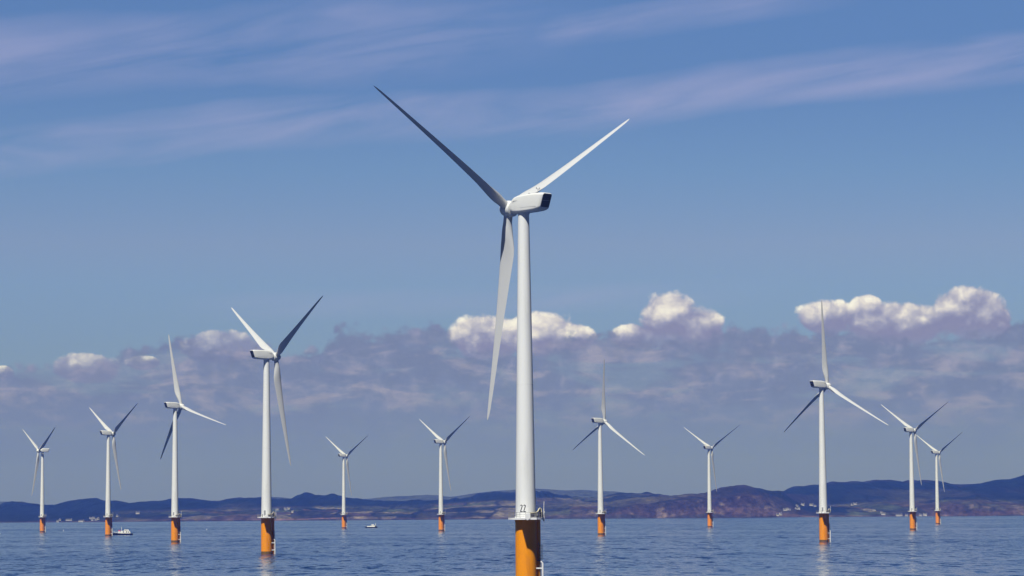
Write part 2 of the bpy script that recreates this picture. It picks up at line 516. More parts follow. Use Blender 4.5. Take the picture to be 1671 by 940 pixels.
def land_cover(x, d, z):
    """soil, grass, wood and rock colours of the land (plain albedo)"""
    px = 838 + FPX * x / d
    n = len(x)
    wood = np.array([0.006, 0.012, 0.011]); moor = np.array([0.030, 0.025, 0.023]); grass = np.array([0.050, 0.064, 0.036])
    straw = np.array([0.13, 0.115, 0.09]); rock = np.array([0.046, 0.030, 0.031]); pale = np.array([0.15, 0.12, 0.11]); sand = np.array([0.15, 0.095, 0.10])
    c = np.tile(wood, (n, 1))
    def put(col, a):
        nonlocal c
        a = np.clip(a, 0, 1)[:, None]
        c = c * (1 - a) + col * a
    # enclosed fields on the lower slopes
    fx = x / 95. + 1.2 * fbm(x / 300., d / 300., 61); fy = d / 150. + 1.2 * fbm(x / 300., d / 300., 62)
    cell = (np.floor(fx).astype(np.int64) * 73856093 ^ np.floor(fy).astype(np.int64) * 19349663) & 0xffff
    rnd = (cell * 40503 % 65536) / 65536.
    hedge = np.minimum(np.minimum(fx % 1, 1 - fx % 1) * 1.0, np.minimum(fy % 1, 1 - fy % 1) * 1.6) < 0.06
    zone = np.interp(px, [-300, 160, 240, 300, 380, 420, 560, 840, 900, 1010, 1080, 1290, 1370, 1400, 1520, 1560, 1671, 1950], [.0, .0, .35, .5, .7, .8, 1, .95, 1, 1, .6, .35, .6, .9, .75, .7, .7, .6])
    top = np.interp(px, [0, 420, 700, 900, 1100, 1290, 1400, 1520, 1671], [22, 38, 42, 60, 75, 30, 36, 48, 50])
    fields = zone * np.clip((top - z) / 8., 0, 1) * (fbm(x / 260., d / 340., 71) > 0.36)
    put(np.array([0.036, 0.040, 0.032]), fields * 0.9)
    put(grass, fields * (rnd > 0.45))
    put(straw, fields * (rnd > 0.70))
    put(np.array([0.060, 0.042, 0.038]), fields * (rnd < 0.2))
    put(wood, fields * hedge * 0.85)
    # heather moor on the brown hill and the upper slopes
    mh = np.interp(px, [-300, 1000, 1090, 1150, 1265, 1310, 1360, 1540, 1560, 1671, 1950], [0, 0.0, .45, 1, 1, .75, .0, 0, .35, .35, .3]) * (d < 8200)
    put(moor, mh * (0.55 + 0.6 * fbm(x / 120., d / 150., 81)))
    put(np.array([0.066, 0.062, 0.044]), np.interp(px, [-300, 350, 380, 420, 480, 840, 900, 1000, 1075, 1110, 1360, 1430, 1500, 1580, 1671], [0, 0, .5, .1, 0, .2, .55, .8, .9, 0, 0, .25, .4, .25, 0]) * np.clip((z - 24) / 10, 0, 1) * (d < 8300) * (0.4 + fbm(x / 200., d / 200., 88)))
    # woods broken into the slopes
    put(wood, ((fbm(x / 170., d / 260., 91) > 0.58) & (d < 8300)) * 0.8)
    put(moor * 1.05, np.clip((d - 8650) / 150., 0, 1) * np.interp(px, [0, 300, 380, 420, 470, 1280, 1360, 1560, 1600, 1700], [.1, .2, .8, .4, .1, .3, .7, .7, .0, 0]) * (d < 9400) * (0.3 + 0.9 * fbm(x / 160., d / 90., 93)))
    # cliffs and shore
    tsh = (d - D_SHORE)
    cl = np.interp(px, CLIFF[:, 0], CLIFF[:, 1])
    rk = cl * np.clip(1.2 - tsh / 190., 0, 1) * np.clip(0.35 + 1.1 * (fbm(x / 34., d / 60., 97) - 0.2), 0, 1)
    put(rock, rk)
    put(pale, cl * (tsh < 130) * np.clip((fbm(x / 22., d / 35., 99) - 0.62) * 9, 0, 1) * 0.85)
    put(sand, (tsh < 34) * np.interp(px, [-300, 90, 150, 250, 410, 430, 550, 570, 1000, 1240, 1300, 1671], [.15, .2, .4, .25, .35, .95, .95, .3, .1, .25, .4, .15]))
    put(np.array([0.03, 0.028, 0.03]), (tsh < 6) * 0.9)
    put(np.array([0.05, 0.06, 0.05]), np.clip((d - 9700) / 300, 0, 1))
    return c


M_land = bpy.data.materials.new('land_cover')
M_land.use_nodes = True
t = M_land.node_tree
p = t.nodes['Principled BSDF']
at = t.nodes.new('ShaderNodeAttribute'); at.attribute_name = 'cover'
g = t.nodes.new('ShaderNodeNewGeometry')
gx, gy, gz = split(S(t, g.outputs['Position']))
spk = noise(combine(t, gx * 0.07, gy * 0.02, gz * 0.12), 1.0, 7, 0.72, 0.0, '3D')
clump = noise(combine(t, gx * 0.022, gy * 0.006, gz * 0.03), 1.0, 4, 0.6, 0.0, '3D')
var = ((spk - 0.5) * 4.0 + 1.0).max(0.15) * ((clump - 0.5) * 2.6 + 1.05).max(0.25)
t.links.new(mix(t, 1.0, S(t, at.outputs['Color']), combine(t, var, var, var), 'MULTIPLY').s, p.inputs['Base Color'])
p.inputs['Roughness'].default_value = 0.95
p.inputs['Specular IOR Level'].default_value = 0.1
bmp = t.nodes.new('ShaderNodeBump')
bmp.inputs['Strength'].default_value = 0.9
bmp.inputs['Distance'].default_value = 9.0
t.links.new(noise(combine(t, gx * 0.06, gy * 0.06, gz * 0.06), 1.0, 5, 0.65, 0.0, '3D').s, bmp.inputs['Height'])
t.links.new(bmp.outputs[0], p.inputs['Normal'])


def make_land(name, ds, cols):
    ts = np.linspace(-0.32, 0.32, cols)
    T, Dm = np.meshgrid(ts, ds)
    x = (T * Dm).ravel(); d = Dm.ravel()
    z = land_height(x, d)
    nr = len(ds)
    verts = np.stack([x, d, z], 1)
    idx = np.arange(nr * cols).reshape(nr, cols)
    faces = np.stack([idx[:-1, :-1], idx[:-1, 1:], idx[1:, 1:], idx[1:, :-1]], -1).reshape(-1, 4)
    me = bpy.data.meshes.new(name)
    me.from_pydata(verts.tolist(), [], faces.tolist())
    me.polygons.foreach_set('use_smooth', [True] * len(faces))
    a = me.attributes.new('cover', 'FLOAT_COLOR', 'POINT')
    c = np.concatenate([land_cover(x, d, z), np.ones((len(x), 1))], 1)
    a.data.foreach_set('color', c.astype(np.float32).ravel())
    me.materials.append(M_land)
    o = bpy.data.objects.new(name, me)
    COL.objects.link(o)
    return tag(o, kind='structure')


make_land('hills', np.concatenate([np.linspace(6780, 7120, 48), np.linspace(7140, 7600, 32), np.linspace(7630, 8800, 50), np.linspace(8820, 9050, 14), np.linspace(9100, 10000, 10)]), 1500)
make_land('far_hills', np.linspace(10000, 13300, 26), 650)

# ------------------------------------------------------------------ haze
bm = bmesh.new()
box(bm, -4700, 4700, -2700, 13800, -60, 260)
hz = bpy.data.materials.new('haze_air')
hz.use_nodes = True
t = hz.node_tree
t.nodes.clear()
o_ = t.nodes.new('ShaderNodeOutputMaterial')
pv = t.nodes.new('ShaderNodeVolumePrincipled')
pv.inputs['Color'].default_value = (0.07, 0.18, 1.0, 1)
pv.inputs['Absorption Color'].default_value = (1, 1, 1, 1)
pv.inputs['Density'].default_value = 9.0e-5
pv.inputs['Anisotropy'].default_value = 0.1
t.links.new(pv.outputs[0], o_.inputs['Volume'])
tag(link('haze', bm, hz, smooth=False), kind='stuff')


# ------------------------------------------------------------------ wind turbine
DECK = 15.15
TILT, CONE, OVER, HUBZ = R(6), R(2), 4.3, 80.3


def blade_mesh():
    bm = bmesh.new()
    rs = []
    st = [1.0, 2.0, 3.0, 4.0, 5.2, 6.6, 8.2, 10, 12.5, 15.5, 19, 23, 27, 31, 35, 38.5, 41, 43, 44.2, 44.8, 45.0]
    chord = np.interp(st, [1.0, 3.0, 5.2, 8.2, 10, 15.5, 23, 31, 38.5, 43, 44.2, 44.8, 45], [1.88, 1.9, 2.55, 3.42, 3.45, 2.95, 2.25, 1.65, 1.15, .78, .52, .26, .06])
    thick = np.interp(st, [1.0, 3.0, 5.2, 8.2, 12.5, 20, 45], [1, .98, .62, .36, .27, .21, .16])
    twist = np.interp(st, [1, 8, 15, 25, 38, 45], [8, 8, 5, 2.2, .4, 0])
    blend = np.interp(st, [1, 3, 7, 10], [0, 0, .8, 1])
    N = 14
    for r, c, th, tw, b in zip(st, chord, thick, twist, blend):
        pts = []
        for i in range(2 * N):
            a = 2 * math.pi * i / (2 * N)
            xc = 0.5 * (1 + math.cos(a))               # 1 = trailing, 0 = leading
            yt = 5 * 1.0 * (0.2969 * math.sqrt(xc) - 0.126 * xc - 0.3516 * xc ** 2 + 0.2843 * xc ** 3 - 0.1015 * xc ** 4)
            ya = (yt if a <= math.pi else -yt) * th + 0.03 * (1 - (2 * xc - 1) ** 2)
            X_air, Y_air = (0.30 - xc) * c, ya * c
            X_c, Y_c = -0.5 * c * math.cos(a), 0.5 * c * math.sin(a) * (th if th > .9 else 1)
            X, Y = X_c * (1 - b) + X_air * b, Y_c * (1 - b) + Y_air * b
            w = R(-tw)
            pre = 0.9 * (r / 45) ** 2
            pts.append((X * math.cos(w) - Y * math.sin(w) + pre, X * math.sin(w) + Y * math.cos(w), r))
        rs.append(ring(bm, pts))
    loft(bm, rs)
    return bm


def rounded_rect(hw, hh, rad_, zc, n=6):
    """cross-section in (y, z)"""
    out = []
    for cx_, cz_, a0 in ((hw - rad_, hh - rad_, 0), (-hw + rad_, hh - rad_, 90), (-hw + rad_, -hh + rad_, 180), (hw - rad_, -hh + rad_, 270)):
        for i in range(n + 1):
            a = R(a0 + 90 * i / n)
            out.append((cx_ + rad_ * math.cos(a), zc + cz_ + rad_ * math.sin(a)))
    return out


def nacelle_mesh():
    bm = bmesh.new()
    rs = []
    # x, half width, half height, corner radius, z centre, shear of the rear face
    for x, hw, hh, rr, zc, sh in ((2.75, 1.42, 1.42, 1.36, 80.55, 0.1), (2.45, 1.55, 1.58, 1.2, 80.6, 0.1), (1.5, 1.70, 1.72, .75, 80.75, 0), (0.2, 1.78, 1.80, .5, 80.9, 0),
                                  (-2.5, 1.80, 1.82, .45, 80.98, 0), (-4.6, 1.78, 1.80, .5, 81.05, 0.12), (-5.7, 1.70, 1.76, .6, 81.1, 0.28), (-6.25, 1.58, 1.68, .6, 81.13, 0.34), (-6.5, 1.36, 1.5, .5, 81.14, 0.36)):
        rs.append(ring(bm, [(x - sh * (z - zc) * 1.0, y, z) for y, z in rounded_rect(hw, hh, rr, zc)]))
    loft(bm, rs)
    return bm


def rear_panel(y0, y1, z0, z1, proud):
    """louvred panel lying on the slanted rear face"""
    bm = bmesh.new()
    n = 7
    for i in range(n):
        za = z0 + (z1 - z0) * i / n + 0.02
        zb = z0 + (z1 - z0) * (i + 1) / n - 0.03
        xa = -6.5 - 0.36 * (za - 81.14); xb = -6.5 - 0.36 * (zb - 81.14)
        v = [bm.verts.new(q) for q in ((xa - proud - .05, y0, za), (xa - proud - .05, y1, za), (xb - proud, y1, zb), (xb - proud, y0, zb),
                                       (xa + .1, y0, za), (xa + .1, y1, za), (xb + .1, y1, zb), (xb + .1, y0, zb))]
        for q in ((0, 1, 2, 3), (4, 7, 6, 5), (0, 4, 5, 1), (1, 5, 6, 2), (2, 6, 7, 3), (3, 7, 4, 0)):
            bm.faces.new([v[k_] for k_ in q])
    return bm


def digit_two(bm, x0, z0, w, h, rad_tower, thick=0.16):
    """one figure 2 lying on the curved tower wall (facing -y)"""
    path = []
    for i in range(9):
        a = R(165 - 195 * i / 8)
        path.append((x0 + w / 2 + (w / 2 - thick / 2) * math.cos(a), z0 + h - w / 2 + (w / 2 - thick / 2) * math.sin(a)))
    path.append((x0 + thick * .5, z0 + thick * .75))
    strips = [path, [(x0 + w * j / 3, z0 + thick / 2) for j in range(4)]]
    for st in strips:
        prev = None
        for i, (px, pz) in enumerate(st):
            q0 = st[max(i - 1, 0)]; q1 = st[min(i + 1, len(st) - 1)]
            dx_, dz_ = q1[0] - q0[0], q1[1] - q0[1]
            l = math.hypot(dx_, dz_); nx_, nz_ = -dz_ / l * thick / 2, dx_ / l * thick / 2
            pr = []
            for s_ in (1, -1):
                xx, zz = px + s_ * nx_, pz + s_ * nz_
                pr.append(bm.verts.new((xx, -math.sqrt(tower_r(zz) ** 2 - xx * xx) - 0.03, zz)))
            if prev: bm.faces.new((prev[0], prev[1], pr[1], pr[0]))
            prev = pr


def tower_r(z):
    return 2.13 + (1.17 - 2.13) * max(0.0, (z - DECK) / (78.9 - DECK)) ** 1.05


BLADE_ME = None


def blade_matrix(yaw, azm):
    a = Vector((math.cos(TILT), 0, math.sin(TILT))); up = Vector((-math.sin(TILT), 0, math.cos(TILT))); side = Vector((0, 1, 0))
    r = up * math.cos(azm) + side * math.sin(azm)
    Z = r * math.cos(CONE) + a * math.sin(CONE)
    Xv = (a - Z * a.dot(Z)).normalized()
    Y = Z.cross(Xv)
    m = Matrix((Xv, Y, Z)).transposed().to_4x4()
    return Matrix.Rotation(yaw, 4, 'Z') @ Matrix.Translation((OVER, 0, HUBZ + 0.0)) @ m


def make_turbine(label):
    root = empty('wind_turbine', (0, 0, 0), label, 'wind turbine', 'offshore wind turbines standing in the sea')
    # transition piece
    bm = bmesh.new(); lathe(bm, [(2.2, 1.2), (2.2, 14.3), (2.32, 14.32), (2.32, 14.72)], 64, cap=True)
    mono = link('monopile', bm, M_pile, root)
    bm = bmesh.new(); lathe(bm, [(2.215, -4.0), (2.215, 0.9), (2.19, 1.2)], 64)
    link('splash_zone', bm, M_splash, mono)
    # cable tubes on the lee side
    for (tx, ty, r) in ((2.48, 1.15, .40), (2.83, 1.5, .24)):
        bm = bmesh.new()
        tube(bm, [(tx, ty, -3), (tx, ty, 14.735)], r, 14)
        for z in (2.5, 6.5, 10.5, 13.6):
            tube(bm, [(tx * .8, ty * .8, z), (tx, ty, z)], .12, 8)
        link('cable_tube', bm, M_pile, mono)
    # boat landing: two fender tubes, ladder and cage
    bm = bmesh.new()
    for ty in (-0.55, 0.75):
        tube(bm, [(3.02, ty, 6.1), (3.42, ty, 5.7), (3.42, ty, -2.5)], .19, 12)
        for z in (4.6, 1.7):
            tube(bm, [(2.0, ty, z), (3.42, ty, z)], .15, 10)
    landing = link('boat_landing', bm, M_white, root)
    bm = bmesh.new()
    for ty in (-.15, .3):
        tube(bm, [(2.92, ty, -1), (2.92, ty, 9.4), (2.55, ty, 9.9)], .05, 6)
    z = -.6
    while z < 9.4:
        tube(bm, [(2.92, -.15, z), (2.92, .3, z)], .03, 5); z += .34
    link('ladder', bm, M_galv, landing)
    bm = bmesh.new()
    for z in (6.6, 7.3, 8.0, 8.7, 9.4):
        tube(bm, [(2.75, -.3, z), (3.2, -.38, z), (3.48, .08, z), (3.2, .5, z), (2.75, .45, z)], .045, 6)
    for (qx, qy) in ((3.2, -.38), (3.48, .08), (3.2, .5)):
        tube(bm, [(qx, qy, 6.4), (qx, qy, 9.6)], .04, 6)
    box(bm, 2.35, 3.3, -.6, .8, 6.2, 6.32)
    link('ladder_cage', bm, M_cab, landing)
    # platform: round deck with a laydown bay towards the south
    poly = []
    for i in range(49):
        a = R(-66 + 308.3 * i / 48)
        poly.append((3.68 * math.cos(a), 3.68 * math.sin(a)))
    poly = [q for q in poly]
    # bay outline
    poly += [(-1.3, -3.45), (-1.3, -6.1), (2.25, -6.1), (2.25, -3.0)]
    bm = bmesh.new(); prism(bm, poly, 14.74, DECK)
    deck = link('platform', bm, M_white, root, smooth=True, sharp=25)
    # railing round the deck
    bm = bmesh.new()
    out = [(-1.23, -6.0), (2.18, -6.0), (2.18, -3.0)] + [(3.6 * math.cos(R(-50 + 274 * i / 22)), 3.6 * math.sin(R(-50 + 274 * i / 22))) for i in range(23)] + [(-1.23, -3.4)]
    for h in (.28, .62, 1.1):
        pts = [(x, y, DECK + h) for x, y in out + [out[0]]]
        for q0, q1 in zip(pts[:-1], pts[1:]):
            tube(bm, [q0, q1], .035, 5)
    allp = []
    for (x0, y0), (x1, y1) in zip(out, out[1:] + [out[0]]):
        l = math.hypot(x1 - x0, y1 - y0); n = max(1, round(l / 1.0))
        allp += [(x0 + (x1 - x0) * i / n, y0 + (y1 - y0) * i / n) for i in range(n)]
    for x, y in allp:
        tube(bm, [(x, y, DECK), (x, y, DECK + 1.1)], .04, 5)
    link('railing', bm, M_galv, deck)
    # white shield at the front of the bay
    bm = bmesh.new()
    prof = [(-.18, 15.98), (.84, 15.98), (.84, 14.95), (.33, 14.62), (-.18, 14.95)]
    loft(bm, [ring(bm, [(x, -6.34, z) for x, z in prof]), ring(bm, [(x, -6.12, z) for x, z in prof])])
    link('shield_panel', bm, M_white, deck, smooth=False)
    # dark cabinets in the lee of the tower
    for (x0, x1, y0, y1, h) in ((.95, 1.85, -3.2, -2.5, 1.0), (1.98, 2.6, -2.6, -1.9, 1.05), (2.72, 3.45, -1.0, .5, 1.12)):
        bm = bmesh.new()
        box(bm, x0, x1, y0, y1, DECK + .06, DECK + h, .04)
        for s_ in (0.0, 1.0):
            xx = x0 + .06 + (x1 - x0 - .12) * s_
            box(bm, xx - .04, xx + .04, y0 + .1, y1 - .1, DECK, DECK + .06)
        link('equipment_cabinet', bm, M_cab, deck)
    bm = bmesh.new(); box(bm, 2.08, 2.5, -2.72, -2.595, DECK + .3, DECK + .85, .02)
    link('cabinet_panel', bm, M_door, deck)
    # davit crane with a bent cream jib
    bm = bmesh.new()
    pts = [(.85, -3.2, 16.2), (1.6, -3.1, 16.15), (2.2, -2.6, 16.22), (2.55, -2.0, 16.5), (2.75, -1.5, 16.95), (2.95, -1.2, 17.12), (3.2, -1.0, 16.95), (3.3, -.9, 16.4), (3.3, -.9, DECK)]
    tube(bm, pts, .12, 10)
    crane = link('davit_crane', bm, M_cream, root)
    bm = bmesh.new(); tube(bm, [(2.2, -2.5, 16.1), (2.75, -1.5, 16.7), (2.9, -1.15, 16.35)], .10, 8); box(bm, 2.75, 3.12, -1.2, -.7, 15.9, 16.8, .05)
    link('winch', bm, M_cab, crane)
    # antenna post
    bm = bmesh.new(); tube(bm, [(3.78, .2, 14.6), (3.78, .2, 17.0)], .09, 8); tube(bm, [(3.78, .2, 17.0), (3.84, .2, 18.5)], .06, 8); box(bm, 3.6, 3.9, .05, .35, 14.35, 15.4, .03)
    tube(bm, [(3.6, .2, 14.95), (3.78, .2, 14.95)], .08, 6); tube(bm, [(3.78, .2, 16.0), (4.0, .2, 16.5)], .05, 6)
    link('antenna_post', bm, M_white, root)
    # tower
    bm = bmesh.new()
    prof = [(2.3, DECK + .003), (2.3, DECK + .22), (tower_r(DECK), DECK + .24)]
    zs = [18, 22, 26, 30, 34, 38, 43, 48, 53, 58, 63, 68, 74, 78.9]
    for z in zs:
        r = tower_r(z)
        prof.append((r, z))
    prof += [(1.32, 78.9), (1.32, 79.25)]
    lathe(bm, prof, 64)
    tower = link('tower', bm, M_tower, root, sharp=30)
    bm = bmesh.new()
    r = tower_r(43.0)
    lathe(bm, [(r - .05, 42.98), (r + .018, 43.0), (r + .018, 43.16), (r - .05, 43.18)], 64)
    link('joint_ring', bm, M_tower, tower, sharp=30)
    bm = bmesh.new()
    pts = []
    for zz in (DECK + .5, DECK + 2.6):
        pts.append([(tower_r(zz) + .03) * Vector((math.sin(a), -math.cos(a), 0)) + Vector((0, 0, zz)) for a in [R(-26 + 4.5 * j) for j in range(6)]])
    a_, b_ = [[bm.verts.new(q) for q in row] for row in pts]
    for j in range(5): bm.faces.new((a_[j], a_[j + 1], b_[j + 1], b_[j]))
    door = link('door', bm, M_door, tower)
    # nacelle, rear louvres, mast, hatch
    nac = link('nacelle', nacelle_mesh(), M_nac, root, sharp=35)
    link('rear_louvre', rear_panel(-1.22, 1.22, 81.25, 82.5, .02), M_dark, nac, smooth=False)
    link('rear_louvre', rear_panel(-1.22, 1.22, 79.85, 81.18, .02), M_cab, nac, smooth=False)
    bm = bmesh.new()
    tube(bm, [(-4.6, .4, 82.7), (-4.6, .4, 83.9)], .05, 6); tube(bm, [(-4.6, -.1, 83.75), (-4.6, .9, 83.75)], .04, 6)
    for yy in (-.1, .9): tube(bm, [(-4.6, yy, 83.7), (-4.6, yy, 84.1)], .07, 6)
    link('weather_mast', bm, M_galv, nac)
    bm = bmesh.new(); tube(bm, [(-3.0, -.8, 82.7), (-3.0, -.8, 83.3)], .06, 6)
    link('aerial', bm, M_galv, nac)
    bm = bmesh.new(); lathe(bm, [(.16, 82.7), (.16, 83.05), (.08, 83.12)], 12, -2.2, .6)
    link('warning_light', bm, M_door, nac)
    bm = bmesh.new(); box(bm, -1.4, -.2, -.8, .8, 82.74, 82.86, .03)
    link('roof_hatch', bm, M_nac, nac)
    for s_ in (-1, 1):
        bm = bmesh.new()
        ya, yb = sorted((s_ * 1.757, s_ * 1.795))
        loft(bm, [ring(bm, [(x, y, z) for x, z in ((.25, 81.62), (.25, 81.55), (1.39, 81.55), (1.39, 81.2), (1.45, 81.2), (1.45, 81.62))]) for y in (ya, yb)])
        link('panel_seam', bm, M_door, nac, smooth=False)
        bm = bmesh.new()
        ya, yb = sorted((s_ * 1.79, s_ * 1.817))
        box(bm, -5.2, -.6, ya, yb, 80.02, 80.05)
        link('panel_seam', bm, M_door, nac, smooth=False)
    # hub with spinner, built along its axis (local z) then tilted
    bm = bmesh.new()
    lathe(bm, [(1.30, -1.42), (1.62, -1.30), (1.74, -.6), (1.76, .2), (1.66, .8), (1.42, 1.35), (1.05, 1.8), (.62, 2.08), (.2, 2.2), (.02, 2.21)], 40)
    hub = link('hub', bm, M_nac, root)
    global BLADE_ME
    blades = []
    for i in range(3):
        if BLADE_ME is None:
            b = link('blade', blade_mesh(), M_blade, root, sharp=60)
            BLADE_ME = b.data
        else:
            b = bpy.data.objects.new('blade', BLADE_ME); COL.objects.link(b); b.parent = root
        blades.append(b)
    return root


def pose(root, x, y, yaw, azm):
    root.location = (x, y, 0)
    root.rotation_euler = (0, 0, 0)
    kb = 0
    for c in root.children:
        n = c.name.split('.')[0]
        if n == 'nacelle':
            c.matrix_local = Matrix.Rotation(yaw, 4, 'Z')
        elif n == 'hub':
            c.matrix_local = Matrix.Rotation(yaw, 4, 'Z') @ Matrix.Translation((OVER, 0, HUBZ)) @ Matrix.Rotation(math.pi / 2 - TILT, 4, 'Y')
        elif n == 'blade':
            c.matrix_local = blade_matrix(yaw, azm + kb * 2 * math.pi / 3); kb += 1


def copy_tree(o, parent=None):
    c = o.copy()
    COL.objects.link(c)
    if parent: c.parent = parent
    for ch in list(o.children):
        copy_tree(ch, c)
    return c


# x, y, yaw of the rotor axis, rotor angle: solved from the photograph
TURB = [
    (2.55, 595.81, 136.04, 60.46, 'tallest wind turbine in the middle, black number 22 above its platform'),
    (-467.14, 2827.74, 213.76, 59.94, 'small wind turbine at the far left, the only one turned to face the camera'),
    (-319.57, 2248.67, 37.12, 60.53, 'wind turbine with a white crew boat at its orange base'),
    (-200.51, 1689.34, 38.85, 13.99, 'wind turbine left of the second tallest, one blade almost upright, another reaching right'),
    (-100.29, 1158.42, 33.43, 59.82, 'second tallest wind turbine, left of the tallest, dark blade up right'),
    (-189.25, 3180.94, 41.03, 59.63, 'tiny distant wind turbine just left of the lone small boat'),
    (-65.87, 2590.74, 37.92, 60.21, 'small wind turbine between the lone small boat and the tallest turbine'),
    (61.88, 2026.23, 39.29, 115.98, 'wind turbine just right of the tallest, one blade straight up'),
    (199.57, 2904.87, 43.53, 60.03, 'small wind turbine in front of the brown heather hill and cliffs'),
    (159.17, 1466.73, 37.43, 1.02, 'tallest wind turbine on the right side, blade straight up into the cloud'),
    (323.24, 2313.42, 36.60, 59.66, 'larger of the two close-set wind turbines at the far right'),
    (479.26, 3226.56, 34.95, 60.22, 'rightmost and smaller of the two close-set wind turbines at the far right'),
]
proto = make_turbine(TURB[0][4])
roots = [proto]
for q in TURB[1:]:
    c = copy_tree(proto)
    c['label'] = q[4]
    roots.append(c)
for r_, q in zip(roots, TURB):
    pose(r_, q[0], q[1], R(q[2]), R(q[3]))
# the readable number stands on the nearest tower only
tw = [c for c in proto.children if c.name.split('.')[0] == 'tower'][0]
for c in list(tw.children):
    if c.name.split('.')[0] == 'door':
        c.rotation_euler = (0, 0, R(150))
bm = bmesh.new()
for i in range(2):
    digit_two(bm, -1.17 + i * .66, DECK + 1.2, .52, 1.5, 0)
link('number_marking', bm, M_black, tw, smooth=False)

# ------------------------------------------------------------------ boats
M_navy = mat('navy_hull', (0.008, 0.010, 0.028), 0.35)
M_boatw = mat('white_boat_paint', (0.80, 0.80, 0.80), 0.4, wear=0.2, wear_col=(0.6, 0.6, 0.58))
M_glass = mat('dark_window', (0.01, 0.012, 0.018), 0.1)
M_olive = mat('olive_gear', (0.09, 0.10, 0.06), 0.7)
M_pink = mat('red_cover', (0.62, 0.07, 0.13), 0.6)


def hull(bm, L, B, free, bow_rise, draft=.5):
    """bow towards -x"""
    rs = []
    for s_ in np.linspace(0, 1, 14):
        x = -L / 2 + L * s_
        w = B / 2 * (min(1.0, (s_ / .38)) ** .6 if s_ > 0 else 0.02)
        w = max(w, .04)
        top = free + bow_rise * max(0, 1 - s_ / .5) ** 2
        rake = .9 * max(0, 1 - s_ / .15)
        rs.append(ring(bm, [(x + rake, -w * .55, -draft), (x + rake * .4, -w * .92, .25 * free), (x, -w, top), (x, w, top), (x + rake * .4, w * .92, .25 * free), (x + rake, w * .55, -draft)]))
    loft(bm, rs)


def cabin(bm, x0, x1, hw, z0, z1, fr=.5, bk=.2):
    v0 = [(x0, -hw, z0), (x1, -hw, z0), (x1, hw, z0), (x0, hw, z0)]
    v1 = [(x0 + fr, -hw * .9, z1), (x1 - bk, -hw * .9, z1), (x1 - bk, hw * .9, z1), (x0 + fr, hw * .9, z1)]
    loft(bm, [ring(bm, v0), ring(bm, v1)])


def pix_to_sea(px, d):
    return ((px - 838) / FPX * d, d)


bx, by = pix_to_sea(202.0, 2330.)
b = empty('crew_boat', (bx, by, 0), 'white crew boat with navy hull and red cover beside an orange turbine base', 'boat')
b.rotation_euler = (0, 0, R(4))
bm = bmesh.new(); hull(bm, 16.6, 4.8, 1.35, .75); link('hull', bm, M_navy, b, sharp=30)
bm = bmesh.new(); cabin(bm, -1.5, 6.6, 1.9, 1.38, 3.3, .4, .7); house = link('deckhouse', bm, M_boatw, b, smooth=False)
bm = bmesh.new(); cabin(bm, 1.2, 5.2, 1.6, 3.31, 4.6, .3, .5); link('wheelhouse', bm, M_boatw, b, smooth=False)
for x0, x1, z0, z1, yv in ((.4, 1.3, 2.1, 2.95, -1.9), (3.0, 3.9, 2.1, 2.95, -1.9), (4.6, 5.4, 2.1, 2.8, -1.9)):
    bm = bmesh.new(); box(bm, x0, x1, yv, yv + .12, z0, z1); link('window', bm, M_glass, house, smooth=False)
for x0, x1 in ((1.75, 2.6), (3.2, 4.1)):
    bm = bmesh.new(); box(bm, x0, x1, -1.63, -1.4, 3.7, 4.3); link('window', bm, M_glass, house, smooth=False)
bm = bmesh.new()
tube(bm, [(-.6, 0, 3.0), (-.9, 0, 6.2)], .16, 8); tube(bm, [(-1.1, -.9, 5.0), (-.5, .9, 5.0)], .08, 6); tube(bm, [(-.9, 0, 6.2), (-.9, 0, 7.2)], .05, 6)
link('mast', bm, M_boatw, b)
bm = bmesh.new(); box(bm, -3.3, -1.7, -1.2, 1.2, 3.0, 4.0, .25); link('red_cover', bm, M_pink, b)
bm = bmesh.new(); box(bm, -3.6, -1.55, -1.3, 1.3, 1.4, 2.98, .05); link('deck_locker', bm, M_boatw, b)
bm = bmesh.new()
for yy in (-1.9, 1.9):
    tube(bm, [(-7.2, yy * .45, 2.75), (-5.2, yy, 2.3), (-3.6, yy, 2.25)], .09, 6)
    for x, s_, z in ((-7.2, .45, 2.75), (-6.2, .75, 2.5), (-5.2, 1, 2.3), (-4.3, 1, 2.3)):
        tube(bm, [(x, yy * s_, 1.5), (x, yy * s_, z)], .06, 5)
link('bow_rail', bm, M_boatw, b)

bx, by = pix_to_sea(606.5, 3200.)
b = empty('fishing_boat', (bx, by, 0), 'lone small boat on open water with navy hull and rounded white cabin', 'boat')
b.rotation_euler = (0, 0, R(-3))
bm = bmesh.new(); hull(bm, 14.0, 4.2, 1.25, .5); link('hull', bm, M_navy, b, sharp=30)
bm = bmesh.new(); cabin(bm, -5.0, 4.2, 1.7, 1.28, 2.1, .5, .2); deckh = link('deckhouse', bm, M_boatw, b, smooth=False)
bm = bmesh.new(); cabin(bm, -.6, 4.0, 1.55, 2.11, 3.9, 1.1, 1.0); wh = link('wheelhouse', bm, M_boatw, b, smooth=False)
for x0, x1 in ((.3, .9), (1.9, 2.6)):
    bm = bmesh.new(); box(bm, x0, x1, -1.56, -1.4, 2.3, 2.95); link('window', bm, M_glass, wh, smooth=False)
bm = bmesh.new(); box(bm, 4.3, 6.0, -1.2, 1.2, 1.27, 2.6, .2); link('fishing_gear', bm, M_olive, b)
bm = bmesh.new(); tube(bm, [(4.75, 0, 1.3), (4.75, 0, 5.1)], .25, 8); tube(bm, [(4.75, 0, 4.6), (5.6, 0, 2.4)], .08, 6); link('mast', bm, M_boatw, b)
bm = bmesh.new(); tube(bm, [(-6.6, 0, 1.6), (-6.6, 0, 3.0)], .07, 6); link('bow_post', bm, M_boatw, b)

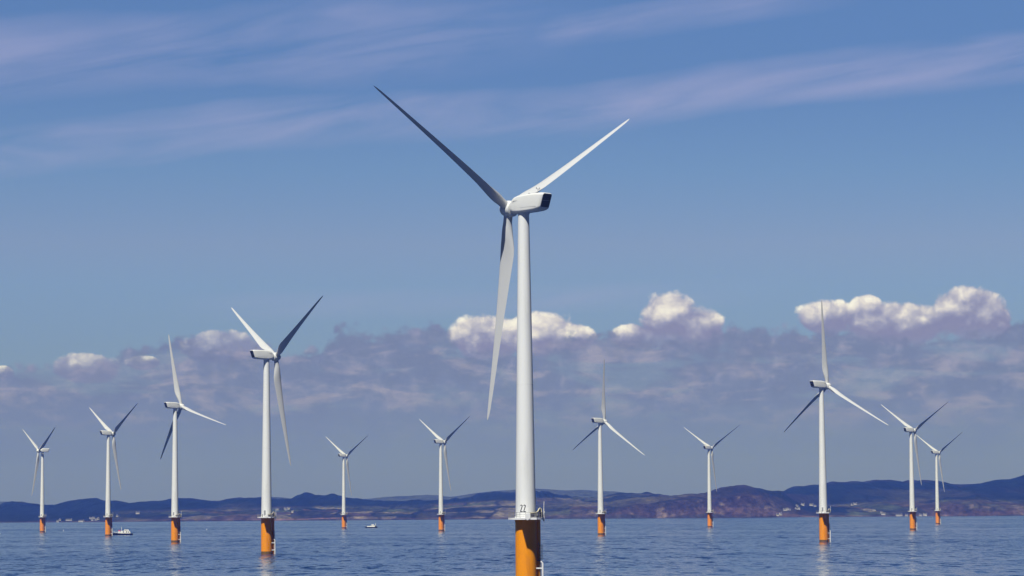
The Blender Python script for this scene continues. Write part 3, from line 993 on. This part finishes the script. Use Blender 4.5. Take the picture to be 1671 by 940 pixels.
# floats
def buoy(px, d, label):
    x, y = pix_to_sea(px, d)
    e = empty('marker_buoy', (x, y, 0), label, 'buoy', 'pale marker buoys on the sea')
    e.scale = (0.6, 0.6, 0.6)
    bm = bmesh.new(); lathe(bm, [(.25, -.5), (.75, -.2), (.8, .2), (.55, .6), (.2, .9)], 16); link('float', bm, M_boatw, e)
    bm = bmesh.new(); lathe(bm, [(.1, .9), (.1, 1.6), (.25, 1.65), (.25, 2.1), (.05, 2.2)], 10); link('topmark', bm, M_boatw, e)


buoy(2.5, 2560., 'tiny pale buoy on the sea at the extreme left edge')
buoy(106.0, 3000., 'tiny pale buoy between the two leftmost turbines')
buoy(339.0, 3050., 'tiny pale buoy right of the turbine with one almost upright blade')

# ------------------------------------------------------------------ cottages on the far shore
M_wall = mat('white_render', (0.52, 0.52, 0.54), 0.8, wear=0.4, wear_col=(0.38, 0.37, 0.37))
M_slate = mat('slate_roof', (0.10, 0.10, 0.115), 0.7, wear=0.4, wear_col=(0.16, 0.15, 0.15))
M_pane = mat('cottage_window', (0.03, 0.035, 0.045), 0.15)


def make_house(length, depth_, eave, ridge, chim):
    root = empty('cottage', (0, 0, 0), 'x', 'house', 'white houses along the far shore')
    bm = bmesh.new()
    l, w = length / 2, depth_ / 2
    prof = [(-w, -2.5), (w, -2.5), (w, eave), (0, ridge - .05), (-w, eave)]
    loft(bm, [ring(bm, [(-l, y, z) for y, z in prof]), ring(bm, [(l, y, z) for y, z in prof])])
    link('wall', bm, M_wall, root, smooth=False)
    bm = bmesh.new()
    rp = [(-w - .35, eave - .2), (0, ridge + .02), (w + .35, eave - .2), (w + .35, eave + .05), (0, ridge + .3), (-w - .35, eave + .05)]
    loft(bm, [ring(bm, [(-l - .2, y, z) for y, z in rp]), ring(bm, [(l + .2, y, z) for y, z in rp])])
    roof = link('roof', bm, M_slate, root, smooth=False)
    for s_ in chim:
        bm = bmesh.new(); box(bm, s_ * (l - .5) - .4, s_ * (l - .5) + .4, -.4, .4, ridge - .4, ridge + 1.1); link('chimney', bm, M_wall, roof, smooth=False)
    n = max(2, int(length / 2.8))
    for i in range(n):
        xx = -l + (i + .5) * length / n
        bm = bmesh.new(); box(bm, xx - .45, xx + .45, -w - .04, -w + .1, 0.8, 1.8); link('window', bm, M_pane, root, smooth=False)
    return root


PROTO = {'s': make_house(6.5, 5.5, 2.4, 4.4, (-1,)), 'm': make_house(9.5, 6, 3.2, 5.4, (-1, 1)), 'l': make_house(15, 7, 2.6, 4.6, (1,)), 't': make_house(5.5, 5.5, 3.8, 6.0, (1,))}


def seat(px, py):
    """the spot on the land that the given bearing and elevation reach"""
    ds = np.arange(6930., 8900., 2.0)
    xs = (px - 838) / FPX * ds
    zs = land_height(xs, ds)
    line = pix_z(px, py, ds)
    hit = np.nonzero(zs >= line)[0]
    i = hit[0] if len(hit) else int(np.argmax(zs - line))
    return float(xs[i]), float(ds[i]), float(zs[i])


HOUSES = [
    (97.0, 852.0, 's', 'white cottage at the waterline, right of the leftmost turbine'),
    (100.8, 849.6, 's', 'white cottage just above the waterline cottage right of the leftmost turbine'),
    (114.5, 849.8, 'l', 'long low white building on the shore between the two leftmost turbines'),
    (135.5, 851.6, 'l', 'long white shed at the waterline, left of the five-house hamlet by the crew boat turbine'),
    (150.2, 847.0, 's', 'upper left house of the hamlet left of the crew boat turbine'),
    (155.0, 846.6, 's', 'upper middle house of the hamlet left of the crew boat turbine'),
    (153.8, 849.4, 's', 'lower left house of the hamlet left of the crew boat turbine'),
    (158.5, 849.0, 's', 'lower middle house of the hamlet left of the crew boat turbine'),
    (162.4, 848.4, 't', 'right-hand house of the hamlet left of the crew boat turbine'),
    (226.7, 838.8, 'm', 'lone white farmhouse on the slope above the crew boat'),
    (194.0, 843.2, 's', 'greyish cottage on the slope above and left of the crew boat bow'),
    (455.0, 832.6, 's', 'pale cottage nearest the second tallest turbine, on its right'),
    (466.5, 831.2, 's', 'left house of the pale row uphill right of the second tallest turbine'),
    (468.2, 832.6, 's', 'lower house of the pale row uphill right of the second tallest turbine'),
    (472.5, 831.4, 'm', 'right house of the pale row uphill right of the second tallest turbine'),
    (479.0, 836.8, 't', 'bright white cottage below the pale row right of the second tallest turbine'),
    (1267.5, 841.5, 's', 'dull left cottage at the foot of the brown hill by the shore'),
    (1272.5, 840.5, 't', 'dull right cottage at the foot of the brown hill by the shore'),
    (1278.8, 833.2, 's', 'leftmost bright house of three in a row left of the tallest right-hand turbine'),
    (1281.8, 833.0, 't', 'middle bright house of three in a row left of the tallest right-hand turbine'),
    (1286.3, 832.4, 's', 'rightmost bright house of three in a row left of the tallest right-hand turbine'),
    (1299.4, 826.6, 's', 'upper left house of the hillside cluster left of the tallest right-hand turbine'),
    (1298.3, 831.2, 's', 'dull lower house of the hillside cluster left of the tallest right-hand turbine'),
    (1302.4, 831.6, 't', 'bright lower house of the hillside cluster left of the tallest right-hand turbine'),
    (1308.8, 825.0, 'm', 'largest and highest house of the hillside cluster left of the tallest right-hand turbine'),
    (1322.8, 825.4, 'm', 'grey house uphill close to the left of the tallest right-hand turbine tower'),
    (1328.6, 826.8, 's', 'small house closest to the left of the tallest right-hand turbine tower'),
    (1389.4, 824.8, 's', 'left of two joined white farmhouses high on the wooded slope'),
    (1393.8, 824.0, 'm', 'right of two joined white farmhouses high on the wooded slope'),
    (1424.5, 833.8, 's', 'faint cottage above the trees left of the close-set turbines'),
    (1437.0, 837.8, 's', 'upper bright house near the shore left of the close-set turbines'),
    (1439.4, 840.2, 'm', 'lower bright house near the shore left of the close-set turbines'),
    (1465.0, 841.8, 'l', 'faint long building at the shore left of the larger close-set turbine'),
    (1477.5, 842.0, 's', 'small shore cottage just left of the larger close-set turbine base'),
    (1500.5, 841.8, 's', 'left shore cottage between the two close-set turbines'),
    (1507.5, 841.4, 'm', 'brighter shore house between the two close-set turbines'),
]
used = set()
for px, py, kind, label in HOUSES:
    x, y, z = seat(px, py)
    if kind in used:
        h = copy_tree(PROTO[kind])
    else:
        h = PROTO[kind]; used.add(kind)
    h.location = (x, y, z)
    h.rotation_euler = (0, 0, R(random.uniform(-35, 35)))
    h['label'] = label
